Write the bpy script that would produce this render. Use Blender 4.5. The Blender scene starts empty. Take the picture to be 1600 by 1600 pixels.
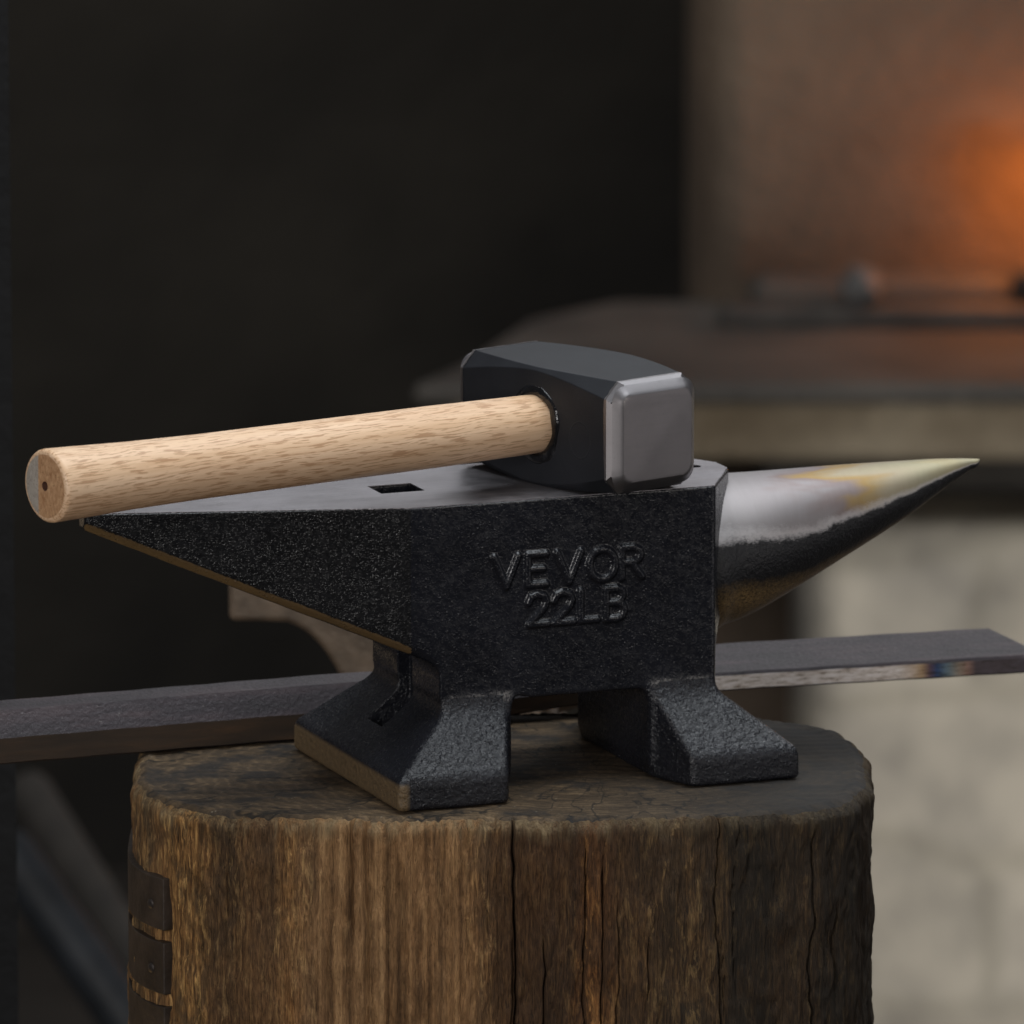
import bpy, bmesh, math, random
import numpy as np
from mathutils import Vector, Matrix

# ------------------------------------------------------------------ basics
S = bpy.context.scene
COL = S.collection
K = 0.0002                      # one working unit is 0.2 mm
PHI = math.radians(11.3)        # camera pitch
YAW = math.radians(21.0)        # how far the anvil is turned
ZB = 0.82                       # top of the stump
ANV_H = 464.0
STUMP_H = ZB
A0 = Vector((0, 0, ZB + ANV_H * K))   # front left corner of the anvil's body top
DIST = 3.0

# ------------------------------------------------------------------ camera
cam = bpy.data.cameras.new("camera")
cam_o = bpy.data.objects.new("camera", cam); COL.objects.link(cam_o)
f = Vector((0, math.cos(PHI), -math.sin(PHI))); u = Vector((0, math.sin(PHI), math.cos(PHI)))
cc = A0 + Vector((156.4 * K, 0, 0)) - u * (5 * K)
cam_o.location = cc - f * DIST
cam_o.rotation_euler = (math.pi / 2 - PHI, 0, 0)
cam.sensor_width = 36; cam.lens = 36 * DIST / (1600 * K)
cam.clip_start = 0.05; cam.clip_end = 100
cam.dof.use_dof = True
cam.dof.focus_distance = DIST - 0.015
cam.dof.aperture_fstop = (cam.lens / 1000) / 0.0138
cam.dof.aperture_blades = 0
S.camera = cam_o

# ------------------------------------------------------------------ world, lamps, exposure
W = bpy.data.worlds.new("World"); S.world = W; W.use_nodes = True
bg = W.node_tree.nodes["Background"]
bg.inputs[0].default_value = (0.80, 0.86, 1.0, 1); bg.inputs[1].default_value = 0.05
S.view_settings.view_transform = 'Standard'; S.view_settings.look = 'None'
S.view_settings.exposure = 0.0; S.view_settings.gamma = 1.0
S.view_settings.use_curve_mapping = False

def area(name, loc, target, sx, sy, power, color=(1, 1, 1)):
    l = bpy.data.lights.new(name, 'AREA'); l.shape = 'RECTANGLE'; l.size = sx; l.size_y = sy
    l.energy = power; l.color = color
    loc = Vector(loc) + Vector((0, 0, ZB - 0.6))          # heights are given for a stump 0.6 m tall
    o = bpy.data.objects.new(name, l); COL.objects.link(o); o.location = loc
    d = Vector(target) - loc
    o.rotation_euler = d.to_track_quat('-Z', 'Y').to_euler()
    return o
mid = A0 + Vector((0.02, 0.03, -0.03))
area("overhead_softbox", (0.20, 0.05, 1.75), mid, 1.0, 1.0, 15.0, (0.91, 0.96, 1.0))
area("front_fill", (-0.9, -2.0, 1.15), mid, 0.8, 0.8, 20.0, (1.0, 0.965, 0.94))
area("right_fill", (1.5, -0.35, 0.62), mid, 0.7, 0.7, 1.0, (1.0, 0.94, 0.93))
area("low_front_fill", (1.40, -1.35, 1.0), mid, 0.6, 0.5, 2.8, (1.0, 0.93, 0.86))
area("back_strip", (0.35, 1.35, 1.35), mid, 1.2, 0.4, 2.0, (0.95, 0.97, 1.0))
area("warm_low_left", (-0.62, 0.72, 0.56), mid + Vector((-0.03, 0, -0.06)), 0.5, 0.2, 0.12, (1.0, 0.75, 0.5))  # unseen lamp added for warm reflections on the left faces
area("warm_under_heel", (-0.22, 0.08, 0.40), A0 + Vector((-0.05, 0.02, -0.03)), 0.09, 0.09, 0.05, (1.0, 0.62, 0.22))  # unseen lamp added to give the heel a golden underside
area("forge_front_fill", (1.75, 1.0, 0.10), (0.9, 2.6, ZB - 0.25), 0.7, 0.3, 23.0, (1.0, 0.97, 0.92))  # unseen lamp added to brighten the forge base
area("forge_top_fill", (0.9, 2.0, 2.0), (0.75, 2.45, ZB), 0.5, 0.5, 8.0, (0.97, 0.97, 1.0))  # unseen lamp added to light the hearth slab
area("wall_fill", (-1.6, 1.2, 2.3), (-1.0, 3.6, ZB + 0.4), 0.8, 0.8, 26.0, (1.0, 0.93, 0.85))  # unseen area lamp aimed at the dark back wall

# ------------------------------------------------------------------ helpers
def bgp(px, py, D):
    """point of the room seen at a photo position, D metres in front of the camera (used to lay out distances)"""
    s = D / DIST * K
    c = cam_o.location
    return c + f * D + Vector((1, 0, 0)) * (px - 800) * s + u * (800 - py) * s

def thing(name, label, cat, loc=(0, 0, 0), rz=0.0, group=None):
    o = bpy.data.objects.new(name, None); COL.objects.link(o)
    o.empty_display_size = 0.02
    o.location = loc; o.rotation_euler = (0, 0, rz)
    o["label"] = label; o["category"] = cat
    if group: o["group"] = group
    return o

def tag(o, label, cat, group=None):
    o["label"] = label; o["category"] = cat
    if group: o["group"] = group
    return o

def link(name, me, mat, parent=None):
    o = bpy.data.objects.new(name, me); COL.objects.link(o)
    for m in (mat if isinstance(mat, (list, tuple)) else [mat]):
        me.materials.append(m)
    if parent is not None: o.parent = parent
    return o

def np_mesh(name, V, F, smooth=True):
    V = np.asarray(V, dtype=np.float32); F = np.asarray(F, dtype=np.int32)
    me = bpy.data.meshes.new(name)
    n = F.shape[1]
    me.vertices.add(len(V)); me.vertices.foreach_set("co", V.ravel())
    me.loops.add(F.size); me.loops.foreach_set("vertex_index", F.ravel())
    me.polygons.add(len(F))
    me.polygons.foreach_set("loop_start", np.arange(0, F.size, n, dtype=np.int32))
    me.polygons.foreach_set("use_smooth", np.full(len(F), smooth))
    me.update(calc_edges=True); me.validate()
    return me

def bm_mesh(name, bm, smooth=True, angle=None):
    bmesh.ops.recalc_face_normals(bm, faces=bm.faces)
    me = bpy.data.meshes.new(name); bm.to_mesh(me); bm.free()
    me.polygons.foreach_set("use_smooth", np.full(len(me.polygons), smooth))
    if angle is not None: me.set_sharp_from_angle(angle=math.radians(angle))
    return me

def bevel(o, w, seg=3, ang=25):
    m = o.modifiers.new("bevel", 'BEVEL'); m.width = w; m.segments = seg
    m.limit_method = 'ANGLE'; m.angle_limit = math.radians(ang); m.harden_normals = True
    return m

def loft(bm, rings, cap0=True, cap1=True):
    vs = [[bm.verts.new(p) for p in r] for r in rings]
    n = len(vs[0])
    for a, b in zip(vs, vs[1:]):
        for i in range(n):
            bm.faces.new((a[i], a[(i + 1) % n], b[(i + 1) % n], b[i]))
    if cap0: bm.faces.new(vs[0][::-1])
    if cap1: bm.faces.new(vs[-1])
    return vs

def box(bm, lo, hi):
    x0, y0, z0 = lo; x1, y1, z1 = hi
    loft(bm, [[(x0, y0, z0), (x1, y0, z0), (x1, y1, z0), (x0, y1, z0)],
              [(x0, y0, z1), (x1, y0, z1), (x1, y1, z1), (x0, y1, z1)]])

rng = np.random.default_rng(7)
def vnoise2(x, y, nx, ny, seed, wrap_x=True):
    """smooth value noise, periodic in x over [0,1)"""
    r = np.random.default_rng(seed).random((nx, ny + 3)).astype(np.float32) * 2 - 1
    fx = np.asarray(x) * nx; fy = np.clip(np.asarray(y), 0, 1) * ny
    ix = np.floor(fx).astype(int); iy = np.floor(fy).astype(int)
    tx = fx - ix; ty = fy - iy
    tx = tx * tx * (3 - 2 * tx); ty = ty * ty * (3 - 2 * ty)
    a = r[ix % nx, iy]; b = r[(ix + 1) % nx, iy]; c = r[ix % nx, iy + 1]; d = r[(ix + 1) % nx, iy + 1]
    return (a * (1 - tx) + b * tx) * (1 - ty) + (c * (1 - tx) + d * tx) * ty

# ------------------------------------------------------------------ materials
class M:
    def __init__(self, name):
        self.m = bpy.data.materials.new(name); self.m.use_nodes = True
        self.t = self.m.node_tree; self.n = self.t.nodes
        self.b = self.n["Principled BSDF"]; self.out = self.n["Material Output"]
        self.tc = self.n.new("ShaderNodeTexCoord")
    def set(self, **k):
        for a, v in k.items():
            i = self.b.inputs[a.replace("_", " ")]
            if isinstance(v, (tuple, list)): i.default_value = (*v, 1) if len(v) == 3 else v
            elif isinstance(v, (int, float)): i.default_value = v
            else: self.t.links.new(v, i)
        return self
    def link(self, a, b): self.t.links.new(a, b)
    def co(self, scale=(1, 1, 1), rot=(0, 0, 0), loc=(0, 0, 0)):
        mp = self.n.new("ShaderNodeMapping"); mp.inputs["Scale"].default_value = scale
        mp.inputs["Rotation"].default_value = rot; mp.inputs["Location"].default_value = loc
        self.link(self.tc.outputs["Object"], mp.inputs["Vector"]); return mp.outputs[0]
    def noise(self, vec, scale, detail=4, rough=0.55, dist=0.0):
        n = self.n.new("ShaderNodeTexNoise"); n.inputs["Scale"].default_value = scale
        n.inputs["Detail"].default_value = detail; n.inputs["Roughness"].default_value = rough
        n.inputs["Distortion"].default_value = dist
        self.link(vec, n.inputs["Vector"]); return n.outputs["Fac"]
    def voro(self, vec, scale, feature='F1'):
        n = self.n.new("ShaderNodeTexVoronoi"); n.feature = feature; n.inputs["Scale"].default_value = scale
        self.link(vec, n.inputs["Vector"]); return n.outputs["Distance"]
    def ramp(self, fac, stops, interp='LINEAR'):
        r = self.n.new("ShaderNodeValToRGB"); e = r.color_ramp.elements; r.color_ramp.interpolation = interp
        while len(e) > 1: e.remove(e[-1])
        for k, (p, c) in enumerate(stops):
            el = e[0] if k == 0 else e.new(p)
            el.position = p; el.color = (*c, 1) if not isinstance(c, (int, float)) else (c, c, c, 1)
        self.link(fac, r.inputs[0]); return r.outputs[0]
    def mix(self, fac, a, b, mode='MIX'):
        m = self.n.new("ShaderNodeMix"); m.data_type = 'RGBA'; m.blend_type = mode
        for v, i in ((fac, 0), (a, 6), (b, 7)):
            if isinstance(v, (int, float)): m.inputs[i].default_value = v if i == 0 else (v, v, v, 1)
            elif isinstance(v, (tuple, list)): m.inputs[i].default_value = (*v, 1)
            else: self.link(v, m.inputs[i])
        return m.outputs[2]
    def math(self, op, a, b=0.0, clamp=False):
        m = self.n.new("ShaderNodeMath"); m.operation = op; m.use_clamp = clamp
        for i, v in enumerate((a, b)):
            if isinstance(v, (int, float)): m.inputs[i].default_value = v
            else: self.link(v, m.inputs[i])
        return m.outputs[0]
    def xyz(self, vec=None):
        s = self.n.new("ShaderNodeSeparateXYZ"); self.link(vec or self.tc.outputs["Object"], s.inputs[0])
        return s.outputs
    def bump(self, h, strength, dist, normal=None):
        b = self.n.new("ShaderNodeBump"); b.inputs["Strength"].default_value = strength
        b.inputs["Distance"].default_value = dist
        self.link(h, b.inputs["Height"])
        if normal: self.link(normal, b.inputs["Normal"])
        return b.outputs[0]

def grains(m, v, scale, keep, r0):
    """sparse raised grains under the paint: some cells of a voronoi carry a dome"""
    n = m.n.new("ShaderNodeTexVoronoi"); n.inputs["Scale"].default_value = scale; m.link(v, n.inputs["Vector"])
    sp = m.n.new("ShaderNodeSeparateColor"); m.link(n.outputs["Color"], sp.inputs[0])
    dome = m.ramp(n.outputs["Distance"], [(0.0, 1.0), (r0 * 0.5, 0.75), (r0, 0.0)])
    return m.math('MULTIPLY', dome, m.ramp(sp.outputs[0], [(keep, 0.0), (min(1, keep + 0.25), 1.0)]))

def mat_black_paint(name, coarse=1.0, rough=0.20, tint=(0.0080, 0.0085, 0.0115), keep=0.74, lumpy=0.24, lsc=300):
    m = M(name); v = m.tc.outputs["Object"]
    uneven = m.ramp(m.noise(v, 45, 4, 0.6), [(0.38, 0.25), (0.62, 1.0)])
    g1 = m.math('MULTIPLY', grains(m, v, 1250, keep, 0.55), uneven)
    g2 = grains(m, v, 2300, keep - 0.05, 0.6)
    lump = m.noise(v, lsc, 4, 0.6)
    big = m.noise(v, 60, 3, 0.5)
    n1 = m.bump(lump, lumpy * coarse, 0.0009)
    n2 = m.bump(g1, 0.75 * coarse, 0.00036, n1)
    n3 = m.bump(g2, 0.5 * coarse, 0.00018, n2)
    col = m.mix(m.ramp(big, [(0.35, 0.0), (0.7, 1.0)]), tint, tuple(c * 1.5 for c in tint))
    ro = m.ramp(m.noise(v, 700, 3), [(0.3, rough - 0.06), (0.7, rough + 0.14)])
    return m.set(Base_Color=col, Roughness=ro, Normal=n3, Specular_IOR_Level=0.5).m

def mat_foot_paint(name):
    """the same paint with a warm reflection painted tan on the low end flank of the foot"""
    mt = mat_black_paint(name, 1.2, 0.25, keep=0.60, lumpy=0.75, lsc=520)
    m = M.__new__(M); m.m = mt; m.t = mt.node_tree; m.n = m.t.nodes; m.b = m.n["Principled BSDF"]
    m.tc = next(n for n in m.n if n.type == 'TEX_COORD')
    x, y, z = m.xyz()
    low = m.ramp(m.math('MULTIPLY', z, 100.0), [(0.80, 1.0), (0.92, 0.0)])
    end = m.ramp(m.math('ADD', m.math('MULTIPLY', x, 100.0), 7.0), [(0.48, 1.0), (0.62, 0.0)])
    nz = m.ramp(m.noise(m.tc.outputs["Object"], 900, 4, 0.7), [(0.30, 0.45), (0.62, 1.0)])
    k = m.math('MULTIPLY', m.math('MULTIPLY', low, end), nz)
    src = m.b.inputs["Base Color"].links[0].from_socket
    m.set(Base_Color=m.mix(k, src, (0.155, 0.102, 0.048)))  # tan stands in for a warm reflection on the foot end
    rs = m.b.inputs["Roughness"].links[0].from_socket
    m.set(Roughness=m.mix(k, rs, 0.7))
    return mt

def mat_top_steel():
    m = M("ground_steel")
    br = m.noise(m.co((30, 900, 900)), 1.0, 4, 0.6)
    sm = m.noise(m.tc.outputs["Object"], 35, 4, 0.6, 0.6)
    col = m.mix(m.ramp(sm, [(0.35, 0), (0.7, 1)]), (0.28, 0.262, 0.28), (0.37, 0.35, 0.37))
    col = m.mix(0.25, col, m.ramp(br, [(0.3, (0.35, .34, .35)), (0.7, (0.65, .62, .63))]))
    for rz, sd in ((0.35, 1.0), (-0.9, 5.0), (1.3, 9.0)):
        sc1 = m.ramp(m.noise(m.co((40, 1600, 1600), rot=(0, 0, rz), loc=(sd, sd, sd)), 1.0, 2), [(0.68, 0.0), (0.72, 0.35)])
        col = m.mix(sc1, col, (0.16, 0.15, 0.155))
    smg = m.noise(m.tc.outputs['Object'], 60, 4, 0.6)
    ro = m.math('ADD', m.ramp(m.noise(m.co((60, 1500, 1500)), 1.0, 3), [(0.3, 0.28), (0.7, 0.40)]), m.ramp(smg, [(0.35, 0.0), (0.65, 0.16)]))
    return m.set(Base_Color=col, Metallic=1.0, Roughness=ro, Normal=m.bump(br, 0.12, 0.0002)).m

def mat_horn():
    m = M("horn_paint_and_steel"); v = m.tc.outputs["Object"]; x, y, z = m.xyz()
    # polished zone: everything above a ragged line on the flank (an attribute of height over the cone's waist)
    at = m.n.new("ShaderNodeAttribute"); at.attribute_name = "flank"
    rag = m.noise(m.co((1, 1, 1)), 170, 5, 0.7)
    rag2 = m.noise(m.co((1, 1, 3)), 900, 3, 0.6)
    edge = m.math('ADD', at.outputs["Fac"], m.math('MULTIPLY', m.math('SUBTRACT', rag, 0.5), 0.14))
    edge = m.math('ADD', edge, m.math('MULTIPLY', m.math('SUBTRACT', rag2, 0.5), 0.07))
    mask = m.ramp(edge, [(0.475, 0.0), (0.53, 1.0)])
    lx = m.n.new("ShaderNodeAttribute"); lx.attribute_name = "along"
    str1 = m.noise(m.co((22, 70, 70), loc=(0.3, 0.1, 0.2)), 1.0, 3, 0.5, 0.5)
    tempr = m.math('ADD', m.math('MULTIPLY', lx.outputs["Fac"], 0.62), m.math('MULTIPLY', str1, 0.62))
    temper = m.ramp(tempr, [(0.30, (0.36, 0.338, 0.335)), (0.47, (0.34, 0.312, 0.312)), (0.54, (0.30, 0.245, 0.235)),
                            (0.60, (0.40, 0.28, 0.13)), (0.68, (0.42, 0.36, 0.26)), (0.80, (0.44, 0.40, 0.28)), (0.92, (0.50, 0.42, 0.25)), (1.02, (0.66, 0.47, 0.20))])
    br = m.noise(m.co((600, 120, 120)), 1.0, 3, 0.6)
    lip = m.ramp(edge, [(0.515, 1.0), (0.60, 0.0)])
    steel = m.mix(m.math('MULTIPLY', lip, 0.75), temper, (0.70, 0.67, 0.67))
    steel = m.mix(0.12, steel, br, 'MULTIPLY')
    under_tone = m.math('ADD', at.outputs["Fac"], m.math('MULTIPLY', m.math('SUBTRACT', m.noise(v, 300, 5, 0.7), 0.5), 0.10))
    under_tone = m.math('ADD', under_tone, m.math('MULTIPLY', lx.outputs["Fac"], 0.16))
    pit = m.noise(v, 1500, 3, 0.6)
    bounce_brown = m.ramp(pit, [(0.34, (0.020, 0.014, 0.008)), (0.50, (0.17, 0.108, 0.045)), (0.70, (0.27, 0.18, 0.080))])
    paint = m.mix(m.ramp(under_tone, [(0.12, 1.0), (0.25, 0.0)]), (0.010, 0.0103, 0.012), bounce_brown)  # warm bounce light painted brown into the horn's underside
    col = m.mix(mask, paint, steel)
    n1 = m.bump(m.noise(v, 420, 3), 0.35, 0.0008)
    n2 = m.bump(m.noise(v, 1300, 3, 0.6), 0.6, 0.0005, n1)
    nb = m.bump(br, 0.06, 0.0002)
    nm = m.n.new("ShaderNodeMix"); nm.data_type = 'VECTOR'
    m.link(mask, nm.inputs[0]); m.link(n2, nm.inputs[4]); m.link(nb, nm.inputs[5])
    ro = m.ramp(mask, [(0, 0.32), (1, 0.60)])
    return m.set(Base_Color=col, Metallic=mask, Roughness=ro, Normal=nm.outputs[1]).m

def mat_hammer_paint():
    m = M("hammer_black_paint"); v = m.tc.outputs["Object"]
    n0 = m.bump(m.noise(v, 2200, 2), 0.25, 0.0002)
    x, y, z = m.xyz()                                # a faint stamped oval on the cheek beside the eye
    ey = m.math('DIVIDE', m.math('ADD', y, 109 * K), 24 * K); ez = m.math('DIVIDE', m.math('SUBTRACT', z, 88 * K), 29 * K)
    rd = m.math('SQRT', m.math('ADD', m.math('MULTIPLY', ey, ey), m.math('MULTIPLY', ez, ez)))
    line = m.ramp(m.math('ABSOLUTE', m.math('SUBTRACT', rd, 1.0)), [(0.02, 1.0), (0.06, 0.0)])
    line = m.math('MULTIPLY', line, m.math('LESS_THAN', x, 0.0))
    n = m.bump(line, 0.5, 0.00012, n0)
    col = m.mix(m.ramp(m.noise(v, 90, 4), [(0.35, 0), (0.7, 1)]), (0.0135, 0.0145, 0.018), (0.018, 0.0195, 0.0235))
    return m.set(Base_Color=col, Roughness=0.55, Normal=n, Specular_IOR_Level=0.28).m

def mat_hammer_steel():
    m = M("hammer_ground_steel")
    br = m.noise(m.co((60, 700, 1500)), 1.0, 4, 0.6)
    cl = m.noise(m.tc.outputs["Object"], 70, 3)
    col = m.mix(m.ramp(cl, [(0.3, 0), (0.7, 1)]), (0.25, 0.237, 0.243), (0.29, 0.275, 0.28))
    for rx, sd in ((0.4, 1.0), (-1.0, 5.0)):
        sc1 = m.ramp(m.noise(m.co((1600, 60, 1600), rot=(0, rx, 0), loc=(sd, sd, sd)), 1.0, 2), [(0.68, 0.0), (0.72, 0.22)])
        col = m.mix(sc1, col, (0.13, 0.12, 0.125))
    return m.set(Base_Color=col, Metallic=1.0, Roughness=m.ramp(br, [(0.3, 0.42), (0.7, 0.48)]),
                 Normal=m.bump(br, 0.05, 0.0002)).m

def mat_handle():
    m = M("pale_oak"); v = m.tc.outputs["Object"]
    wob = m.noise(m.co((28, 60, 60)), 1.0, 2, 0.5)
    sc = m.n.new("ShaderNodeVectorMath"); sc.operation = 'ADD'
    cm = m.n.new("ShaderNodeCombineXYZ"); m.link(m.math('MULTIPLY', wob, 0.0035), cm.inputs[2]); m.link(m.math('MULTIPLY', wob, 0.002), cm.inputs[1])
    m.link(v, sc.inputs[0]); m.link(cm.outputs[0], sc.inputs[1])
    mp = m.n.new("ShaderNodeMapping"); mp.inputs["Scale"].default_value = (130, 1500, 1900); m.link(sc.outputs[0], mp.inputs[0])
    fl = m.noise(mp.outputs[0], 1.0, 2, 0.5)
    mp2 = m.n.new("ShaderNodeMapping"); mp2.inputs["Scale"].default_value = (16, 180, 300); m.link(sc.outputs[0], mp2.inputs[0])
    gr = m.noise(mp2.outputs[0], 1.0, 4, 0.6)
    base = m.ramp(gr, [(0.3, (0.74, 0.475, 0.285)), (0.7, (0.87, 0.62, 0.415))])
    tone = m.noise(m.co((8, 30, 30)), 1.0, 2)
    base = m.mix(0.35, base, m.ramp(tone, [(0.3, (0.74, 0.485, 0.29)), (0.7, (0.86, 0.64, 0.43))]))
    lg = m.noise(m.co((5, 420, 620)), 1.0, 3, 0.6)
    base = m.mix(m.ramp(lg, [(0.50, 0.0), (0.64, 0.35)]), base, (0.52, 0.295, 0.15))
    fleck = m.ramp(fl, [(0.53, 0.0), (0.60, 1.0)])
    col = m.mix(m.math('MULTIPLY', fleck, 0.62), base, (0.38, 0.19, 0.085))
    return m.set(Base_Color=col, Roughness=0.42, Normal=m.bump(fl, 0.10, 0.0003), Specular_IOR_Level=0.4).m

def mat_endgrain(name, c0, c1, rough=0.75):
    m = M(name)
    a = m.noise(m.co((300, 900, 500), rot=(0.7, 0, 0)), 1.0, 4, 0.7)
    p = m.noise(m.tc.outputs["Object"], 1500, 2)
    col = m.mix(m.ramp(a, [(0.3, 0), (0.7, 1)]), c0, c1)
    col = m.mix(m.ramp(p, [(0.60, 0), (0.68, 0.55)]), col, tuple(c * 0.45 for c in c0))
    return m.set(Base_Color=col, Roughness=rough, Normal=m.bump(a, 0.4, 0.0004)).m

def mat_plain(name, color, rough=0.6, metallic=0.0, bump=0.0, scale=200, var=0.35):
    m = M(name); v = m.tc.outputs["Object"]
    n = m.noise(v, scale * 0.3, 4)
    col = m.mix(m.ramp(n, [(0.3, 0), (0.7, 1)]), tuple(c * (1 - var) for c in color), tuple(c * (1 + var) for c in color))
    m.set(Base_Color=col, Roughness=rough, Metallic=metallic)
    if bump: m.set(Normal=m.bump(m.noise(v, scale, 4), bump, 0.3 / scale))
    return m.m

def mat_stump_side():
    m = M("weathered_stump_wood"); v = m.tc.outputs["Object"]; x, y, z = m.xyz()
    fib = m.noise(m.co((900, 900, 60)), 1.0, 5, 0.68, 0.4)
    fib2 = m.noise(m.co((2300, 2300, 240)), 1.0, 3, 0.6)
    broad = m.noise(m.co((230, 230, 9)), 1.0, 3, 0.55, 0.2)
    patch = m.noise(m.co((90, 90, 45)), 1.0, 5, 0.65, 0.5)
    pale = m.noise(m.co((330, 330, 80)), 1.0, 5, 0.7, 0.6)
    wide = m.noise(m.co((30, 30, 2)), 1.0, 2, 0.5)
    col = m.ramp(fib, [(0.34, (0.020, 0.012, 0.007)), (0.45, (0.115, 0.070, 0.036)), (0.55, (0.245, 0.158, 0.082)), (0.70, (0.46, 0.325, 0.175))])
    col = m.mix(m.ramp(broad, [(0.38, 0.85), (0.52, 0.0)]), col, (0.056, 0.042, 0.029))
    col = m.mix(m.ramp(patch, [(0.47, 0.0), (0.57, 0.80)]), col, (0.066, 0.053, 0.040))
    col = m.mix(m.ramp(pale, [(0.545, 0.0), (0.63, 0.80)]), col, (0.44, 0.325, 0.18))
    col = m.mix(m.ramp(wide, [(0.42, 0.0), (0.60, 0.55)]), col, (0.235, 0.135, 0.072))
    col = m.mix(0.75, col, m.ramp(fib2, [(0.28, 0.22), (0.72, 1.75)]), 'MULTIPLY')
    # the block's own bands of timber: smooth golden wood left of the middle, near black streaks either side
    fx = m.math('ADD', m.math('MULTIPLY', x, 1 / 0.24), 0.5)
    fx = m.math('ADD', fx, m.math('MULTIPLY', m.math('SUBTRACT', m.noise(m.co((60, 60, 14)), 1.0, 3, 0.6), 0.5), 0.055))
    band = m.ramp(m.noise(m.co((330, 330, 5)), 1.0, 3, 0.55), [(0.34, (0.090, 0.052, 0.026)), (0.50, (0.255, 0.155, 0.082)), (0.66, (0.44, 0.29, 0.165))])
    band = m.mix(0.5, band, m.ramp(fib2, [(0.28, 0.45), (0.72, 1.5)]), 'MULTIPLY')
    smooth = m.ramp(fx, [(0.235, 0.0), (0.27, 0.80), (0.45, 0.75), (0.485, 0.0)])
    front = m.math('LESS_THAN', y, 0.0)
    col = m.mix(m.math('MULTIPLY', smooth, front), col, band)
    tone = m.ramp(fx, [(0.03, (0.95, 0.92, 0.85)), (0.095, (1.55, 1.4, 1.1)), (0.125, (0.55, 0.53, 0.50)), (0.20, (0.62, 0.60, 0.56)), (0.225, (1.3, 1.2, 1.0)), (0.25, (1.0, 1.0, 1.0)),
                       (0.475, (1.05, 1.0, 0.95)), (0.515, (0.28, 0.26, 0.25)), (0.585, (0.40, 0.35, 0.31)), (0.615, (1.35, 0.95, 0.62)), (0.65, (0.55, 0.50, 0.45)), (0.74, (1.0, 0.95, 0.86)), (0.80, (0.50, 0.48, 0.45)), (0.84, (0.22, 0.21, 0.20)), (0.9, (0.62, 0.59, 0.55)), (0.97, (0.32, 0.31, 0.30))])
    col = m.mix(m.math('MULTIPLY', front, 0.9), col, tone, 'MULTIPLY')
    col = m.mix(0.9, col, (1.18, 1.05, 0.84), 'MULTIPLY')
    # paler weathered, frayed band below the rim
    zr = m.math('MULTIPLY', m.math('SUBTRACT', z, STUMP_H), 60.0)
    rim = m.math('ADD', zr, m.math('MULTIPLY', m.noise(m.co((160, 160, 30)), 1.0, 4, 0.6), 0.9))
    col = m.mix(m.math('MULTIPLY', m.ramp(rim, [(0.05, 0.0), (0.35, 1.0)]), m.ramp(pale, [(0.38, 0.05), (0.60, 0.75)])), col, (0.30, 0.225, 0.125))
    # darker towards the right flank of the block
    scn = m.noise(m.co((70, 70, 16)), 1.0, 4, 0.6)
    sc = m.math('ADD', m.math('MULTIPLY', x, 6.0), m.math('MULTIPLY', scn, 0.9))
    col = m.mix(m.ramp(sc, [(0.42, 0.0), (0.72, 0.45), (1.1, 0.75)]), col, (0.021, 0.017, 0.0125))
    n1 = m.bump(fib, 0.9, 0.0018); n2 = m.bump(fib2, 0.8, 0.0007, n1)
    return m.set(Base_Color=col, Roughness=0.78, Normal=n2, Specular_IOR_Level=0.3).m

def mat_stump_top():
    m = M("worn_stump_top"); v = m.tc.outputs["Object"]; x, y, z = m.xyz()
    a = m.noise(m.co((55, 120, 120)), 1.0, 5, 0.65, 0.4)
    g = m.noise(v, 900, 4, 0.7)
    col = m.ramp(a, [(0.28, (0.026, 0.019, 0.013)), (0.5, (0.095, 0.064, 0.036)), (0.72, (0.190, 0.128, 0.070))])
    col = m.mix(0.5, col, m.ramp(g, [(0.3, 0.4), (0.7, 1.6)]), 'MULTIPLY')
    dx = m.math('SUBTRACT', x, 0.03); dy = m.math('MULTIPLY', m.math('ADD', y, 0.01), 1.35)
    rad = m.math('SQRT', m.math('ADD', m.math('MULTIPLY', dx, dx), m.math('MULTIPLY', dy, dy)))
    rings = m.math('SINE', m.math('ADD', m.math('MULTIPLY', rad, 1500.0), m.math('MULTIPLY', a, 22.0)))
    col = m.mix(0.55, col, m.ramp(rings, [(0.0, 0.58), (1.0, 1.32)]), 'MULTIPLY')
    cv = m.n.new("ShaderNodeCombineXYZ"); m.link(m.math('MULTIPLY', m.math('ARCTAN2', dy, dx), 3.0), cv.inputs[0]); m.link(m.math('MULTIPLY', rad, 14.0), cv.inputs[1])
    rc = m.math('ABSOLUTE', m.math('SUBTRACT', m.noise(cv.outputs[0], 1.6, 3, 0.5), 0.5))
    col = m.mix(m.ramp(rc, [(0.004, 0.85), (0.014, 0.0)]), col, (0.012, 0.010, 0.008))
    burn = m.noise(v, 48, 5, 0.65)
    col = m.mix(m.ramp(burn, [(0.52, 0.0), (0.62, 0.8)]), col, (0.020, 0.018, 0.017))
    spk = m.voro(v, 260)
    col = m.mix(m.ramp(spk, [(0.0, 0.8), (0.12, 0.0)]), col, (0.30, 0.26, 0.19))
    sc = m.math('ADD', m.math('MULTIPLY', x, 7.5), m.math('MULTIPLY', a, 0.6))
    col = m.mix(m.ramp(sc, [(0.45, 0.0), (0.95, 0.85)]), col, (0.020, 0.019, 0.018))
    return m.set(Base_Color=col, Roughness=0.8, Normal=m.bump(g, 0.6, 0.0008), Specular_IOR_Level=0.3).m

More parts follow.
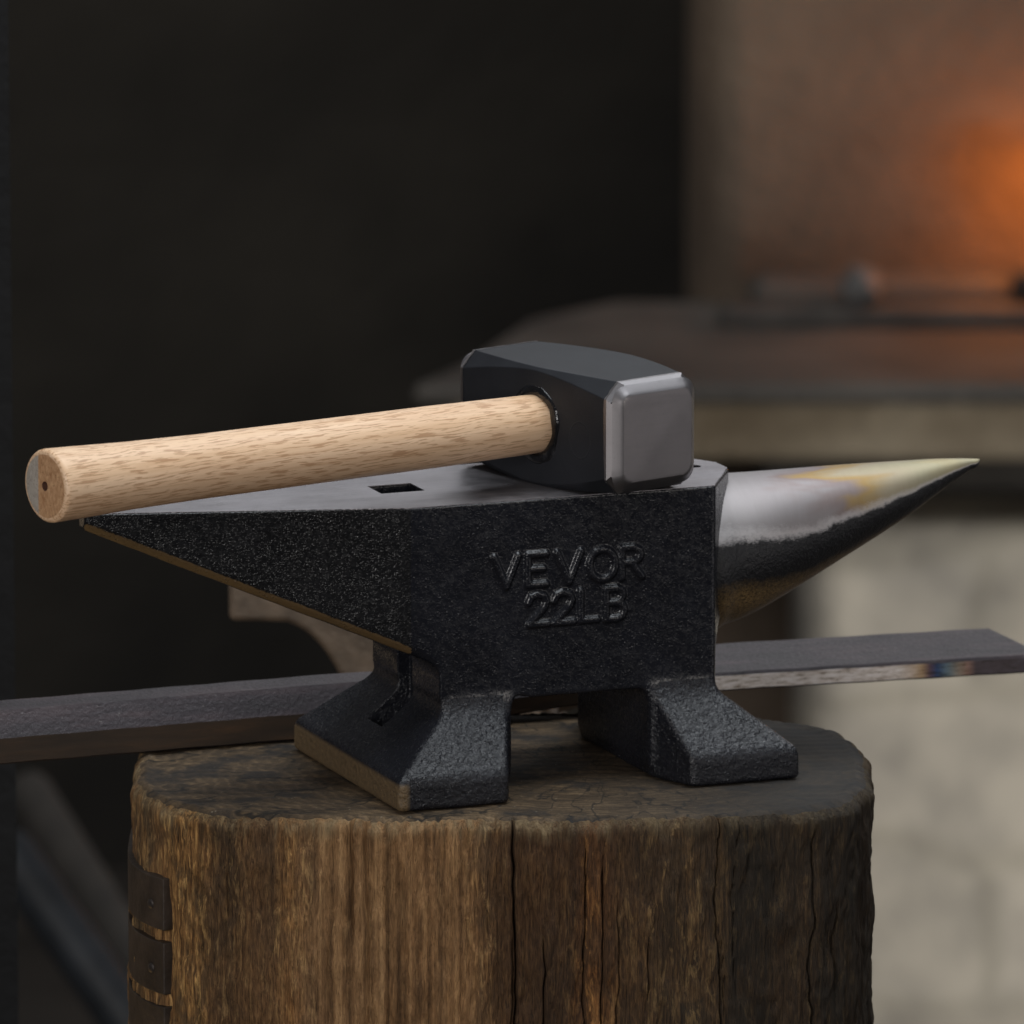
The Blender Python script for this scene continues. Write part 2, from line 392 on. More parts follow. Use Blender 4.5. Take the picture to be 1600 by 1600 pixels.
def mat_bar():
    m = M("scaled_bar_steel"); v = m.tc.outputs["Object"]
    a = m.noise(m.co((25, 160, 160)), 1.0, 5, 0.65)
    col = m.ramp(a, [(0.3, (0.018, 0.015, 0.017)), (0.5, (0.032, 0.025, 0.029)), (0.72, (0.060, 0.042, 0.045))])
    sp = m.noise(v, 1400, 2)
    chip = m.ramp(m.noise(v, 650, 4, 0.7), [(0.66, 0.0), (0.70, 1.0)])
    col = m.mix(m.math('MULTIPLY', chip, 0.6), col, (0.20, 0.185, 0.18))
    n = m.bump(m.noise(v, 600, 5, 0.65), 0.5, 0.0006)
    return m.set(Base_Color=col, Metallic=0.35, Roughness=m.ramp(sp, [(0.3, 0.38), (0.7, 0.6)]), Normal=n).m

def mat_bar_brown():
    m = M("brown_bar_flank"); v = m.tc.outputs["Object"]
    a = m.noise(m.co((30, 200, 200)), 1.0, 5, 0.65)
    col = m.ramp(a, [(0.3, (0.020, 0.013, 0.008)), (0.55, (0.036, 0.021, 0.011)), (0.75, (0.070, 0.034, 0.014))])  # brown tones imitate a warm reflection on the bar's flank
    return m.set(Base_Color=col, Roughness=0.7, Normal=m.bump(a, 0.3, 0.0006)).m

def mat_bar_edge():
    m = M("bright_ground_bar_edge"); v = m.tc.outputs["Object"]; at = m.n.new("ShaderNodeAttribute"); at.attribute_name = "along"
    sp = m.noise(m.co((180, 900, 900)), 1.0, 4, 0.7)
    base = m.ramp(sp, [(0.33, (0.17, 0.12, 0.08)), (0.45, (0.62, 0.54, 0.48)), (0.65, (0.86, 0.80, 0.77))])
    tem = m.ramp(at.outputs["Fac"], [(0.0, (1, 1, 1)), (0.68, (1, .98, .96)), (0.735, (0.62, 0.46, 0.28)), (0.755, (0.15, 0.10, 0.15)), (0.772, (0.03, 0.08, 0.22)),
                                     (0.80, (0.18, 0.27, 0.32)), (0.825, (0.38, 0.34, 0.28)), (0.845, (0.34, 0.22, 0.18)), (0.865, (0.10, 0.085, 0.10)), (1.0, (0.09, 0.08, 0.095))])
    col = m.mix(1.0, base, tem, 'MULTIPLY')
    return m.set(Base_Color=col, Metallic=0.05, Roughness=0.42, Normal=m.bump(sp, 0.3, 0.0004)).m

MP = mat_black_paint("cast_black_paint")
MPF = mat_foot_paint("foot_black_paint")
def mat_heel_paint():
    mt = mat_black_paint("rough_black_paint", 1.15, 0.22, (0.0065, 0.0065, 0.0072), 0.68)
    m = M.__new__(M); m.m = mt; m.t = mt.node_tree; m.n = m.t.nodes; m.b = m.n["Principled BSDF"]
    m.tc = next(n for n in m.n if n.type == 'TEX_COORD')
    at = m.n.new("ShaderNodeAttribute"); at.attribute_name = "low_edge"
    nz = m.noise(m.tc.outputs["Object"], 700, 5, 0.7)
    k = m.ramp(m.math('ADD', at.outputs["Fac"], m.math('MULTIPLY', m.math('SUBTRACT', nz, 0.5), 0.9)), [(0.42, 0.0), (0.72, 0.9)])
    m.set(Base_Color=m.mix(k, m.b.inputs["Base Color"].links[0].from_socket, (0.115, 0.070, 0.028)))  # warm bounce from below painted brown along the low edge
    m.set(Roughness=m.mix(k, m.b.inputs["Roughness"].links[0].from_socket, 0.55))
    return mt
MPR = mat_heel_paint()
MTOP = mat_top_steel(); MHORN = mat_horn(); MHP = mat_hammer_paint(); MHS = mat_hammer_steel()
MWOOD = mat_handle()
MEND = mat_endgrain("sawn_end_grain", (0.34, 0.165, 0.072), (0.62, 0.38, 0.205))
MENDG = mat_endgrain("grey_end_grain", (0.30, 0.265, 0.225), (0.45, 0.40, 0.345))
MDARK = mat_plain("dark_bore", (0.14, 0.06, 0.035), 0.9)
MRESIN = mat_plain("black_resin", (0.008, 0.008, 0.009), 0.16, bump=0.5, scale=500)
MSS = mat_stump_side(); MST = mat_stump_top()
MSTRAP = mat_plain("dark_iron_strap", (0.042, 0.030, 0.022), 0.6, 0.2, 0.5, 350, 0.45)
MNAIL = mat_plain("nail_iron", (0.06, 0.05, 0.045), 0.5, 0.6, 0.3, 900)
MBAR = mat_bar(); MBBROWN = mat_bar_brown(); MBEDGE = mat_bar_edge()
MRUST = mat_plain("rusty_old_iron", (0.13, 0.095, 0.066), 0.75, 0.0, 0.5, 260, 0.5)

# ------------------------------------------------------------------ the setting (placed far behind, out of focus)
def structure(o): o["kind"] = "structure"; return o
MFLOOR = mat_plain("sooty_floor", (0.035, 0.03, 0.026), 0.9, 0, 0.4, 30)
bm = bmesh.new(); box(bm, (-6, -4.5, -0.1), (6, 6, 0)); structure(link("floor", bm_mesh("floor", bm, False), MFLOOR))

def quick(name, lo, hi, mat, parent=None, bev=0.0, seg=2):
    bm = bmesh.new(); box(bm, lo, hi)
    o = link(name, bm_mesh(name, bm, False), mat, parent)
    if bev: bevel(o, bev, seg)
    return o

def mat_wall(name, c0, c1, sc, rough=0.9, bmp=0.4):
    m = M(name); v = m.tc.outputs["Object"]
    a = m.noise(v, sc, 3, 0.55, 0.3); b = m.noise(v, sc * 12, 4, 0.6)
    col = m.mix(m.ramp(a, [(0.35, 0), (0.65, 1)]), c0, c1)
    return m.set(Base_Color=col, Roughness=rough, Normal=m.bump(b, bmp, 0.01)).m
MSOOT = mat_wall("sooty_wall", (0.009, 0.0082, 0.007), (0.040, 0.0355, 0.028), 2.4)
MHOOD = mat_wall("brown_brick_hood", (0.066, 0.048, 0.034), (0.112, 0.082, 0.058), 6.5)
MSLAB = mat_wall("dark_hearth_stone", (0.032, 0.029, 0.026), (0.074, 0.066, 0.058), 9)
MRIM = mat_plain("sooty_iron_rim", (0.040, 0.036, 0.032), 0.8)
MCOURSE = mat_wall("buff_rubble_stone", (0.14, 0.108, 0.07), (0.32, 0.27, 0.195), 6.5)
MBASE = mat_wall("pale_grey_render", (0.22, 0.20, 0.17), (0.43, 0.41, 0.365), 5.0)
def mat_blocks():
    m = M("pale_grey_stone_blocks"); v = m.tc.outputs["Object"]; x, y, z = m.xyz()
    cm = m.n.new("ShaderNodeCombineXYZ"); m.link(x, cm.inputs[0]); m.link(z, cm.inputs[1])
    wb = m.n.new("ShaderNodeVectorMath"); wb.operation = 'ADD'; m.link(cm.outputs[0], wb.inputs[0])
    nz = m.n.new("ShaderNodeTexNoise"); nz.inputs["Scale"].default_value = 7; m.link(v, nz.inputs["Vector"])
    sc_ = m.n.new("ShaderNodeVectorMath"); sc_.operation = 'SCALE'; sc_.inputs[3].default_value = 0.05
    m.link(nz.outputs["Color"], sc_.inputs[0]); m.link(sc_.outputs[0], wb.inputs[1])
    b = m.n.new("ShaderNodeTexBrick"); b.inputs["Scale"].default_value = 1.0
    b.inputs["Brick Width"].default_value = 0.23; b.inputs["Row Height"].default_value = 0.088; b.inputs["Mortar Size"].default_value = 0.012
    b.inputs["Mortar Smooth"].default_value = 1.0
    b.inputs["Color1"].default_value = (0.48, 0.445, 0.39, 1); b.inputs["Color2"].default_value = (0.38, 0.35, 0.30, 1); b.inputs["Mortar"].default_value = (0.37, 0.342, 0.292, 1)
    m.link(wb.outputs[0], b.inputs["Vector"])
    mot = m.noise(v, 16, 4, 0.6)
    col = m.mix(0.8, b.outputs["Color"], m.ramp(mot, [(0.32, (0.62, 0.61, 0.60)), (0.62, (1.25, 1.22, 1.15))]), 'MULTIPLY')
    return m.set(Base_Color=col, Roughness=0.9, Normal=m.bump(mot, 0.4, 0.01)).m
MBASE = mat_blocks()
MSHADE = mat_plain("shade_toned_stone", (0.03, 0.026, 0.022), 0.95, 0, 0.4, 20)
MPALE = mat_plain("pale_grey_lump", (0.075, 0.073, 0.073), 0.8, 0, 0.4, 60)

DW = 6.4
wl = bgp(-700, 800, DW); wr = bgp(1075, 800, DW)
o = quick("workshop_wall", (wl.x, wr.y, 0), (wr.x + 0.9, wr.y + 0.25, 4.0), MSOOT)
tag(o, "soot blackened workshop wall filling the dark upper left behind the hammer", "wall")

# forge: hood wall, hearth, stone courses
DF = 5.5
fr = thing("forge", "masonry blacksmith forge with brown hood and pale grey base behind the horn", "forge", (0.9, 2.9, 0))
def fpart(name, lo, hi, mat, bev=0.01):
    o = quick(name, Vector(lo) - fr.location, Vector(hi) - fr.location, mat, None, bev, 3); o.parent = fr; return o
def on_plane(px, py, z):
    p = bgp(px, py, 5.0); c = cam_o.location
    return c + (p - c) * ((z - c.z) / (p.z - c.z))
zslab = bgp(1000, 600, 5.3).z
y_wall = on_plane(1085, 478, zslab)
hood_l = y_wall.x
fpart("hood_wall", (hood_l, y_wall.y, y_wall.z - 0.35), (hood_l + 2.2, y_wall.y + 0.3, 4.0), MHOOD, 0.03)
# slab plan: slanting left end
def slab(name, z0, z1, inset, mat, xa, xb, yf, yb, xr=2.6):
    bm = bmesh.new()
    pl = [(xa + inset, yf + inset), (xr, yf + inset), (xr, yb), (xb + inset, yb), (xb - 0.05 + inset, yb - 0.06), (xa + 0.03 + inset, yf + 0.07 + inset)]
    loft(bm, [[(x - fr.location.x, y - fr.location.y, z) for x, y in pl] for z in (z0, z1)])
    o = link(name, bm_mesh(name, bm, False), mat, fr); bevel(o, 0.012, 3); return o
xa = bgp(640, 640, 5.3).x; xb = on_plane(955, 480, zslab).x
z_low = bgp(1000, 636, 5.3).z
slab("hearth_slab", z_low, zslab, 0.0, MSLAB, xa, xb, on_plane(0, 600, zslab).y, y_wall.y + 0.02)
zr = zslab + 0.016
o = fpart("hearth_rim", (xb + 0.06, y_wall.y - 0.075, zslab - 0.005), (2.5, y_wall.y - 0.045, zr - 0.004), MRIM, 0.008)
o = fpart("ash_bed", (xb + 0.08, y_wall.y - 0.042, zslab - 0.01), (2.5, y_wall.y + 0.01, zr + 0.004), MSLAB, 0.01)
z_c0 = bgp(1000, 728, 5.35).z
slab("stone_course", z_c0, z_low - 0.002, 0.02, MCOURSE, xa, xb, bgp(0, 640, 5.33).y, y_wall.y + 0.02)
z_g0 = bgp(1000, 800, 5.45).z
xg = bgp(1245, 900, 5.45).x
fpart("shadow_course", (bgp(1180, 800, 5.5).x, bgp(0, 760, 5.47).y + 0.03, z_g0 - 0.002), (2.55, y_wall.y + 0.25, z_c0 + 0.004), MSHADE)  # dark stone colour stands in for the shadowed gap here
fpart("base_wall", (xg, bgp(0, 900, 5.45).y - 0.02, 0), (2.57, y_wall.y + 0.26, z_g0 - 0.003), MBASE, 0.03)
# pale lump on the rim
pp = bgp(1345, 512, 5.5)
bm = bmesh.new(); bmesh.ops.create_icosphere(bm, subdivisions=3, radius=1)
for v in bm.verts:
    v.co = Vector((v.co.x * 0.0125, v.co.y * 0.013, v.co.z * 0.0125)) * (1 + 0.10 * math.sin(v.co.x * 5 + v.co.z * 4))
o = link("stone", bm_mesh("stone", bm), MPALE); o.location = (pp.x, y_wall.y - 0.060, zr + 0.006)
tag(o, "small pale grey lump of stone lying on the rim of the forge hearth", "stone")

# fire at the right side of the hearth
def mat_fire():
    m = M("fire"); v = m.tc.outputs["Object"]
    z = m.xyz()[2]
    a = m.noise(m.co((9, 9, 4)), 1.0, 3)
    col = m.ramp(a, [(0.3, (1.0, 0.22, 0.02)), (0.7, (1.0, 0.42, 0.06))])
    m.set(Base_Color=(0, 0, 0), Emission_Color=col, Emission_Strength=1.1, Roughness=1.0); return m.m
MFIRE = mat_fire()
pf = on_plane(1690, 470, zslab + 0.02)
pf.y = y_wall.y - 0.05
fire = thing("fire", "orange coal fire burning on the forge hearth at the right edge", "fire", (pf.x, pf.y, zr))
for k, (dx, dy, h, r) in enumerate([(0, 0, 0.085, 0.026), (0.035, 0.02, 0.11, 0.03), (0.075, -0.01, 0.08, 0.03), (0.11, 0.02, 0.06, 0.025)]):
    bm = bmesh.new(); rings = []
    for i in range(13):
        t = i / 12; rr = r * (0.55 + 1.2 * t) * (1 - t) ** 0.7 * 1.3 + 0.0006
        ox = 0.010 * math.sin(4 * t + k); oy = 0.008 * math.cos(5 * t + 2 * k)
        rings.append([(dx + ox + rr * math.cos(a), dy + oy + rr * math.sin(a), t * h) for a in np.linspace(0, 2 * math.pi, 14, endpoint=False)])
    loft(bm, rings); link("flame", bm_mesh("flame", bm), MFIRE, fire)
bm = bmesh.new()
for k in range(40):
    c = Vector((random.Random(k).uniform(-0.03, 0.16), random.Random(k + 99).uniform(-0.04, 0.04), 0.006))
    r = bmesh.ops.create_icosphere(bm, subdivisions=1, radius=0.012, matrix=Matrix.Translation(c))
link("coals", bm_mesh("coals", bm, False), mat_plain("coal", (0.02, 0.018, 0.017), 0.8), fire)
fl = bpy.data.lights.new("fire_light", 'POINT'); fl.energy = 1.05; fl.color = (1.0, 0.27, 0.03); fl.shadow_soft_size = 0.05
flo = bpy.data.objects.new("fire_light", fl); COL.objects.link(flo); flo.location = (pf.x - 0.012, y_wall.y - 0.04, zr + 0.055)

# made-up post for the dark strip at the left frame edge, leaning bars low on the left
MADDEDPOST = mat_plain("added_dark_post", (0.004, 0.004, 0.0043), 0.95, 0, 0.4, 60, 0.4)
pe = bgp(21, 800, 3.35)
o = quick("added_edge_post", (-0.09, 0, 0), (0, 0.09, 2.4), MADDEDPOST); o.location = (pe.x, pe.y, 0); o.rotation_euler = (0, 0, math.radians(9))
tag(o, "made-up dark post for the dark strip along the left edge of the picture", "post")
def rod(name, a, b, r, mat, label, cat):
    a = Vector(a); b = Vector(b); d = (b - a); L = d.length
    bm = bmesh.new()
    n = 20
    loft(bm, [[(r * s * math.cos(t), r * s * math.sin(t), z) for t in np.linspace(0, 2 * math.pi, n, endpoint=False)] for z, s in ((0, .9), (0.004, 1), (L - 0.004, 1), (L, .9))])
    o = link(name, bm_mesh(name, bm, True, 40), mat); o.location = a
    o.rotation_euler = d.to_track_quat('Z', 'Y').to_euler(); return tag(o, label, cat)
def on_floor(p, q):
    t = p.z / (p.z - q.z); return p + (q - p) * t
p1 = bgp(20, 1340, 4.7); q1 = bgp(230, 1640, 4.6)
rod("leaning_pipe", on_floor(p1, q1), p1 - (q1 - p1) * 0.05, 0.013, mat_plain("blue_grey_pipe", (0.017, 0.020, 0.024), 0.5, 0.3), "blurred blue grey steel pipe leaning low at lower left of stump", "pipe")
p2 = bgp(40, 1230, 4.9); q2 = bgp(235, 1540, 4.8)
rod("leaning_pole", on_floor(p2, q2), p2, 0.012, mat_plain("brown_pole", (0.019, 0.0165, 0.014), 0.8), "blurred brown wooden pole leaning above the blue grey pipe", "pole")

# ------------------------------------------------------------------ anvil (signed-distance casting, then split into parts)
Wd = 310.0; L = 512.0
BASE = np.array((283.0, 155.0, -ANV_H))
def smax(a, b, k):
    h = np.maximum(k - np.abs(a - b), 0) / k; return np.maximum(a, b) + h * h * k * 0.25
def smin(a, b, k): return -smax(-a, -b, k)
def inter(k, *ds):
    r = ds[0]
    for d in ds[1:]: r = smax(r, d, k)
    return r
def plane2(u, v, p, q, inside):
    """signed distance to the line p-q in (u,v), negative on the side of the point inside"""
    dx, dy = q[0] - p[0], q[1] - p[1]; l = math.hypot(dx, dy); nx, ny = dy / l, -dx / l
    if (inside[0] - p[0]) * nx + (inside[1] - p[1]) * ny > 0: nx, ny = -nx, -ny
    return (u - p[0]) * np.float32(nx) + (v - p[1]) * np.float32(ny)

STROKES = {
 'V': [[(0, 1), (.42, 0), (.84, 1)]],
 'E': [[(.72, 1), (.08, 1), (.08, 0), (.72, 0)], [(.08, .52), (.62, .52)]],
 'O': [[(.5 + .46 * math.cos(t), .5 + .5 * math.sin(t)) for t in np.linspace(0, 2 * math.pi, 22)]],
 'R': [[(.08, 0), (.08, 1), (.5, 1), (.70, .9), (.74, .75), (.66, .58), (.48, .5), (.08, .5)], [(.42, .5), (.78, 0)]],
 '2': [[(.04, .74), (.12, .92), (.34, 1), (.58, .93), (.66, .74), (.58, .54), (.06, .02), (.72, .02)]],
 'L': [[(.08, 1), (.08, 0.02), (.66, 0.02)]],
 'B': [[(.08, 0), (.08, 1), (.46, 1), (.64, .9), (.66, .74), (.58, .58), (.42, .53), (.08, .53)], [(.42, .53), (.66, .44), (.72, .26), (.64, .08), (.46, 0), (.08, 0)]],
}
def text_dist(x, z, s, x0, z0, h, adv):
    d = np.full(np.broadcast(x, z).shape, 1e3, np.float32)
    for i, ch in enumerate(s):
        for st in STROKES[ch]:
            for (ax, ay), (bx, by) in zip(st, st[1:]):
                ax_, ay_ = x0 + i * adv + ax * h, z0 + ay * h; bx_, by_ = x0 + i * adv + bx * h, z0 + by * h
                ex, ey = bx_ - ax_, by_ - ay_; l2 = ex * ex + ey * ey + 1e-9
                t = np.clip(((x - ax_) * ex + (z - ay_) * ey) / l2, 0, 1)
                d = np.minimum(d, np.hypot(x - ax_ - t * ex, z - ay_ - t * ey))
    return d

def letters(x, z):
    return np.minimum(text_dist(x, z, "VEVOR", 137, -136, 48, 53), text_dist(x, z, "22LB", 193, -201, 49, 43))

def lumps(x, y, z):
    return (np.sin(x * .043 + 1.3 * np.sin(y * .031 + z * .027)) * np.sin(z * .051 + 1.1 * np.sin(x * .037)) * np.cos(y * .047 + .9)
            + .3 * np.sin(x * .117 + z * .083 + 1.7 * np.sin(z * .06 + y * .09)) * np.sin(z * .125 - y * .1 + x * .02)
            )

def foot_sdf(x, y, z, m):
    """m=+1 left foot, -1 right foot (mirrored about x=283)"""
    xx = x if m > 0 else 566 - x
    ym = np.minimum(y, Wd - y)                 # mirror front/back
    # slopes
    s1 = plane2(xx, z, (54, -326), (-56, -416), (100, -430))
    s2 = plane2(ym, z, (0, -322), (-90, -416), (50, -430))
    inn = plane2(xx, ym, (161, 0), (128, -90), (0, -40))
    inn = np.maximum(inn, xx - 163)
    return inter(9, s1, s2, inn, -56 - xx, -90 - ym, -464 - z, z + 250)

def anvil_sdf(x, y, z):
    front = -y; back = y - Wd
    hf = plane2(x, y, (0, 0), (-492, Wd / 2 - 17), (100, 100)); hb = plane2(x, y, (0, Wd), (-492, Wd / 2 + 17), (100, 100))
    cf = plane2(x, y, (L, 0), (L + 86, Wd / 2 - 10), (100, 100)); cb = plane2(x, y, (L, Wd), (L + 86, Wd / 2 + 10), (100, 100))
    bot = plane2(x, z, (-492, -27), (0, -236), (0, -50))
    under = plane2(x, z, (L, -262), (L + 100, -150), (300, -100))
    top = z
    # side profile first (x, z), then cut to plan: flush pieces blend without bulging
    upper = smax(inter(6, -492 - x, bot, x - L - 76, -318 - z), under, 12)
    waist = inter(8, 54 - x, x - L, -305 - z, z + 60)
    legL = inter(8, 54 - x, x - 161, -440 - z, z + 120)
    legR = inter(8, 405 - x, x - L, -440 - z, z + 120)
    d = smin(upper, waist, 14)
    d = smin(d, legL, 30); d = smin(d, legR, 30)
    d = np.where(z > -300, np.maximum(d, x - L - 76), d)
    d = inter(6, d, hf, hb, cf, cb)
    d = np.where(x < 40, smax(d, (bot + hf) * 0.7071 + 8.5, 4), d)
    d = smax(d, front, 6); d = smax(d, back, 6)
    d = smin(d, foot_sdf(x, y, z, 1), 18); d = smin(d, foot_sdf(x, y, z, -1), 18)
    # lettering on the flank
    td = letters(x, z)
    rel = 5.6 * np.clip((7.5 - td) / 4.6, 0, 1)
    rel = rel * (0.97 + 0.03 * np.sin(x * .083 + 1.7 * np.sin(z * .07)) * np.sin(z * .11 + x * .04) ) 
    d = d - np.where((y < 25) & (np.abs(front) < 30), rel, 0).astype(np.float32)
    d = d + np.where(z < -5, 0.42, 0) * lumps(x, y, z)
    d = smax(d, top, 2.0)
    # hardy hole, running out through the waist as a groove
    d = smax(d, -inter(2, x - 69, -4 - x, 127 - y, y - 193), 2.0)
    # pritchel hole
    d = np.maximum(d, 11.0 - np.hypot(x - 541, y - 160) - np.maximum(-60 - z, 0) * 5)
    return d

def surface_nets(fn, lo, hi, h):
    ax = [np.arange(a, b + h, h, dtype=np.float32) for a, b in zip(lo, hi)]
    nx, ny, nz = map(len, ax)
    D = np.empty((nx, ny, nz), np.float32)
    Y, Z = ax[1][None, :, None], ax[2][None, None, :]
    for i in range(0, nx, 24):
        x = ax[0][i:i + 24][:, None, None]
        D[i:i + 24] = fn(*np.broadcast_arrays(x, Y, Z))
    inside = D < 0
    cnt = np.zeros((nx - 1, ny - 1, nz - 1), np.int8)
    for a in (0, 1):
        for b in (0, 1):
            for c in (0, 1):
                cnt += inside[a:nx - 1 + a, b:ny - 1 + b, c:nz - 1 + c]
    act = (cnt > 0) & (cnt < 8)
    ci = np.argwhere(act); ids = np.full(act.shape, -1, np.int32); ids[act] = np.arange(len(ci))
    acc = np.zeros((len(ci), 3), np.float32); num = np.zeros((len(ci), 1), np.float32)
    cor = [(a, b, c) for a in (0, 1) for b in (0, 1) for c in (0, 1)]
    val = {c: D[ci[:, 0] + c[0], ci[:, 1] + c[1], ci[:, 2] + c[2]] for c in cor}
    for p in cor:
        for k in range(3):
            if p[k] == 0:
                q = list(p); q[k] = 1; q = tuple(q)
                a, b = val[p], val[q]; s = (a < 0) != (b < 0)
                t = np.where(s, a / np.where(s, a - b, 1), 0)
                pt = np.tile(np.array(p, np.float32), (len(ci), 1)); pt[:, k] = t
                acc += pt * s[:, None]; num += s[:, None]
    V = (ci + acc / num) * h + np.array(lo, np.float32)
    F = []
    for k in range(3):
        a = [slice(None)] * 3; b = [slice(None)] * 3
        o1, o2 = (k + 1) % 3, (k + 2) % 3
        a[k] = slice(0, -1); b[k] = slice(1, None)
        chg = inside[tuple(a)] != inside[tuple(b)]
        e = np.argwhere(chg); sign = inside[tuple(a)][chg]
        ok = (e[:, o1] > 0) & (e[:, o2] > 0) & (e[:, o1] < act.shape[o1]) & (e[:, o2] < act.shape[o2])
        e = e[ok]; sign = sign[ok]
        def cid(d1, d2):
            q = e.copy(); q[:, o1] -= d1; q[:, o2] -= d2
            return ids[q[:, 0], q[:, 1], q[:, 2]]
        quad = np.stack([cid(1, 1), cid(0, 1), cid(0, 0), cid(1, 0)], 1)
        quad[~sign] = quad[~sign][:, ::-1]
        F.append(quad)
    F = np.concatenate(F); F = F[(F >= 0).all(1)]
    # gradient normals by central differences on the field
    return V.astype(np.float32), F, D

V, F, _ = surface_nets(anvil_sdf, (-500, -102, -470), (634, 412, 5), 2.5)
def grad(V, e=1.2):
    g = []
    for k in range(3):
        a = V.copy(); b = V.copy(); a[:, k] += e; b[:, k] -= e
        g.append(anvil_sdf(a[:, 0], a[:, 1], a[:, 2]) - anvil_sdf(b[:, 0], b[:, 1], b[:, 2]))
    g = np.stack(g, 1); return g / (np.linalg.norm(g, axis=1, keepdims=True) + 1e-9)
N = grad(V)
C = V[F].mean(1); CN = N[F].mean(1)
cls = np.zeros(len(F), int)                          # 0 body
cls[(C[:, 0] < 0) & (C[:, 2] > -236 - 0.4248 * C[:, 0] - 30) & (C[:, 2] > -308)] = 1   # heel
footz = (C[:, 2] < -308 + 2.5 * np.sin(C[:, 0] * .06) * np.sin(C[:, 1] * .05)) & ~((C[:, 0] > 150) & (C[:, 0] < 416) & (C[:, 2] > -320))
cls[footz & (C[:, 0] < 283)] = 2; cls[footz & (C[:, 0] >= 283)] = 3
lt = (letters(C[:, 0], C[:, 2]) < 6.8) & (C[:, 1] < -1.5) & (C[:, 1] > -20) & (C[:, 2] > -210)
cls[lt] = 4

ROT = Matrix.Rotation(YAW, 4, 'Z')
def anv(x, y, z): return A0 + ROT @ (Vector((x, y, z)) * K)
anvil = thing("anvil", "black painted cast iron anvil with round horn standing on the wooden stump", "anvil", anv(BASE[0], BASE[1], BASE[2]), YAW)
def anvil_part(name, k, mat):
    fs = F[cls == k]; used, inv = np.unique(fs.ravel(), return_inverse=True)
    me = np_mesh(name, (V[used] - BASE) * K, inv.reshape(fs.shape))
    me.normals_split_custom_set_from_vertices([tuple(n) for n in N[used].astype(float)])
    return link(name, me, mat, anvil)
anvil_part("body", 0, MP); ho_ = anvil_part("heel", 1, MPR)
P_ = np.empty(len(ho_.data.vertices) * 3, np.float32); ho_.data.vertices.foreach_get("co", P_); P_ = P_.reshape(-1, 3) / K + BASE
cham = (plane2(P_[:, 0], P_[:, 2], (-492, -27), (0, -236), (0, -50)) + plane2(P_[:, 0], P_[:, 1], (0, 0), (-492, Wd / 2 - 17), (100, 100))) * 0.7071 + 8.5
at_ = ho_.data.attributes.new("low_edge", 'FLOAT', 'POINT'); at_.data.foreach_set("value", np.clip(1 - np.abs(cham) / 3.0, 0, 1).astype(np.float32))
anvil_part("foot", 2, MPF); anvil_part("foot", 3, MPF)
anvil_part("lettering", 4, MP); 
# ground face: a flat plate of bright steel with a slightly ragged painted edge, pierced by the two holes
def edge_jitter(p, q, n, k):
    r = np.random.default_rng(k); out = []
    for i in range(n):
        t = i / n; out.append((p[0] + (q[0] - p[0]) * t + r.uniform(-.9, .9), p[1] + (q[1] - p[1]) * t + r.uniform(-.9, .9)))
    return out
def plate_outline():
    ins = 2.6; m_ = Wd / 2
    c = [(-488, m_ - 14), (0, ins), (L - 1, ins), (L + 74, m_ - 24), (L + 74, m_ + 24), (L - 1, Wd - ins), (0, Wd - ins), (-488, m_ + 14)]
    out = []
    for i, (a, b) in enumerate(zip(c, c[1:] + c[:1])):
        out += edge_jitter(a, b, max(3, int(math.hypot(b[0] - a[0], b[1] - a[1]) / 4)), i)
    return out
bm = bmesh.new(); eds = []
for lp in (plate_outline(), [(-4, 127), (69, 127), (69, 193), (-4, 193)], [(541 + 11 * math.cos(a), 160 + 11 * math.sin(a)) for a in np.linspace(0, 2 * math.pi, 28, endpoint=False)]):
    vs = [bm.verts.new(((x - BASE[0]) * K, (y - BASE[1]) * K, (0.9 - BASE[2]) * K)) for x, y in lp]
    eds += [bm.edges.new((vs[i], vs[(i + 1) % len(vs)])) for i in range(len(vs))]
bmesh.ops.triangle_fill(bm, use_beauty=True, edges=eds, normal=(0, 0, 1))
r_ = bmesh.ops.extrude_face_region(bm, geom=bm.faces[:])
for v in [e for e in r_["geom"] if isinstance(e, bmesh.types.BMVert)]: v.co.z -= 1.6 * K
link("face", bm_mesh("face", bm, False), MTOP, anvil)

# horn: round, level along its top
hx = np.array([500, 545, 570, 600, 640, 707, 775, 850, 905, 950, 980, 1005, 1022, 1030, 1034.0])
hr = np.array([136, 131, 122, 118.5, 111, 95, 78, 59.5, 45, 31, 21.5, 13.5, 8, 6, 4])
xs = np.concatenate([np.linspace(500, 1020, 150), 1020 + 16 * np.sin(np.linspace(0.06, 1, 24) * math.pi / 2)])
def pchip(x): 
    r = np.interp(x, hx, hr); return r
rr = pchip(xs)
for _ in range(8): rr[:-24][1:-1] = 0.25 * rr[:-24][:-2] + 0.5 * rr[:-24][1:-1] + 0.25 * rr[:-24][2:]
rr[-24:] = rr[-25] * np.sqrt(np.maximum(0, 1 - ((xs[-24:] - 1019.5) / 16.6) ** 2))
for _ in range(2): rr[1:-1] = 0.25 * rr[:-2] + 0.5 * rr[1:-1] + 0.25 * rr[2:]
nt = 128; th = np.linspace(0, 2 * math.pi, nt, endpoint=False)
HV = []; along = []; flank = []
for x, r in zip(xs, rr):
    drop = -15 - 5 * max(0, (x - 930) / 100) ** 2 * 1.0
    w = 1 + 0.006 * np.sin(3 * th + x * .02)
    HV.append(np.stack([np.full(nt, x), Wd / 2 + r * w * np.cos(th), drop - r + r * w * np.sin(th)], 1))
    along.append(np.full(nt, (x - 560) / 470)); flank.append(0.5 + 0.5 * (np.sin(th) - 0.10 - 0.26 * np.clip(1 - (x - 550) / 150, 0, 1)))
HV = np.concatenate(HV)
n = len(xs); idx = np.arange(n * nt).reshape(n, nt)
HF = np.stack([idx[:-1], np.roll(idx, -1, 1)[:-1], np.roll(idx, -1, 1)[1:], idx[1:]], -1).reshape(-1, 4)
me = np_mesh("horn", (HV - BASE) * K, HF[:, ::-1])
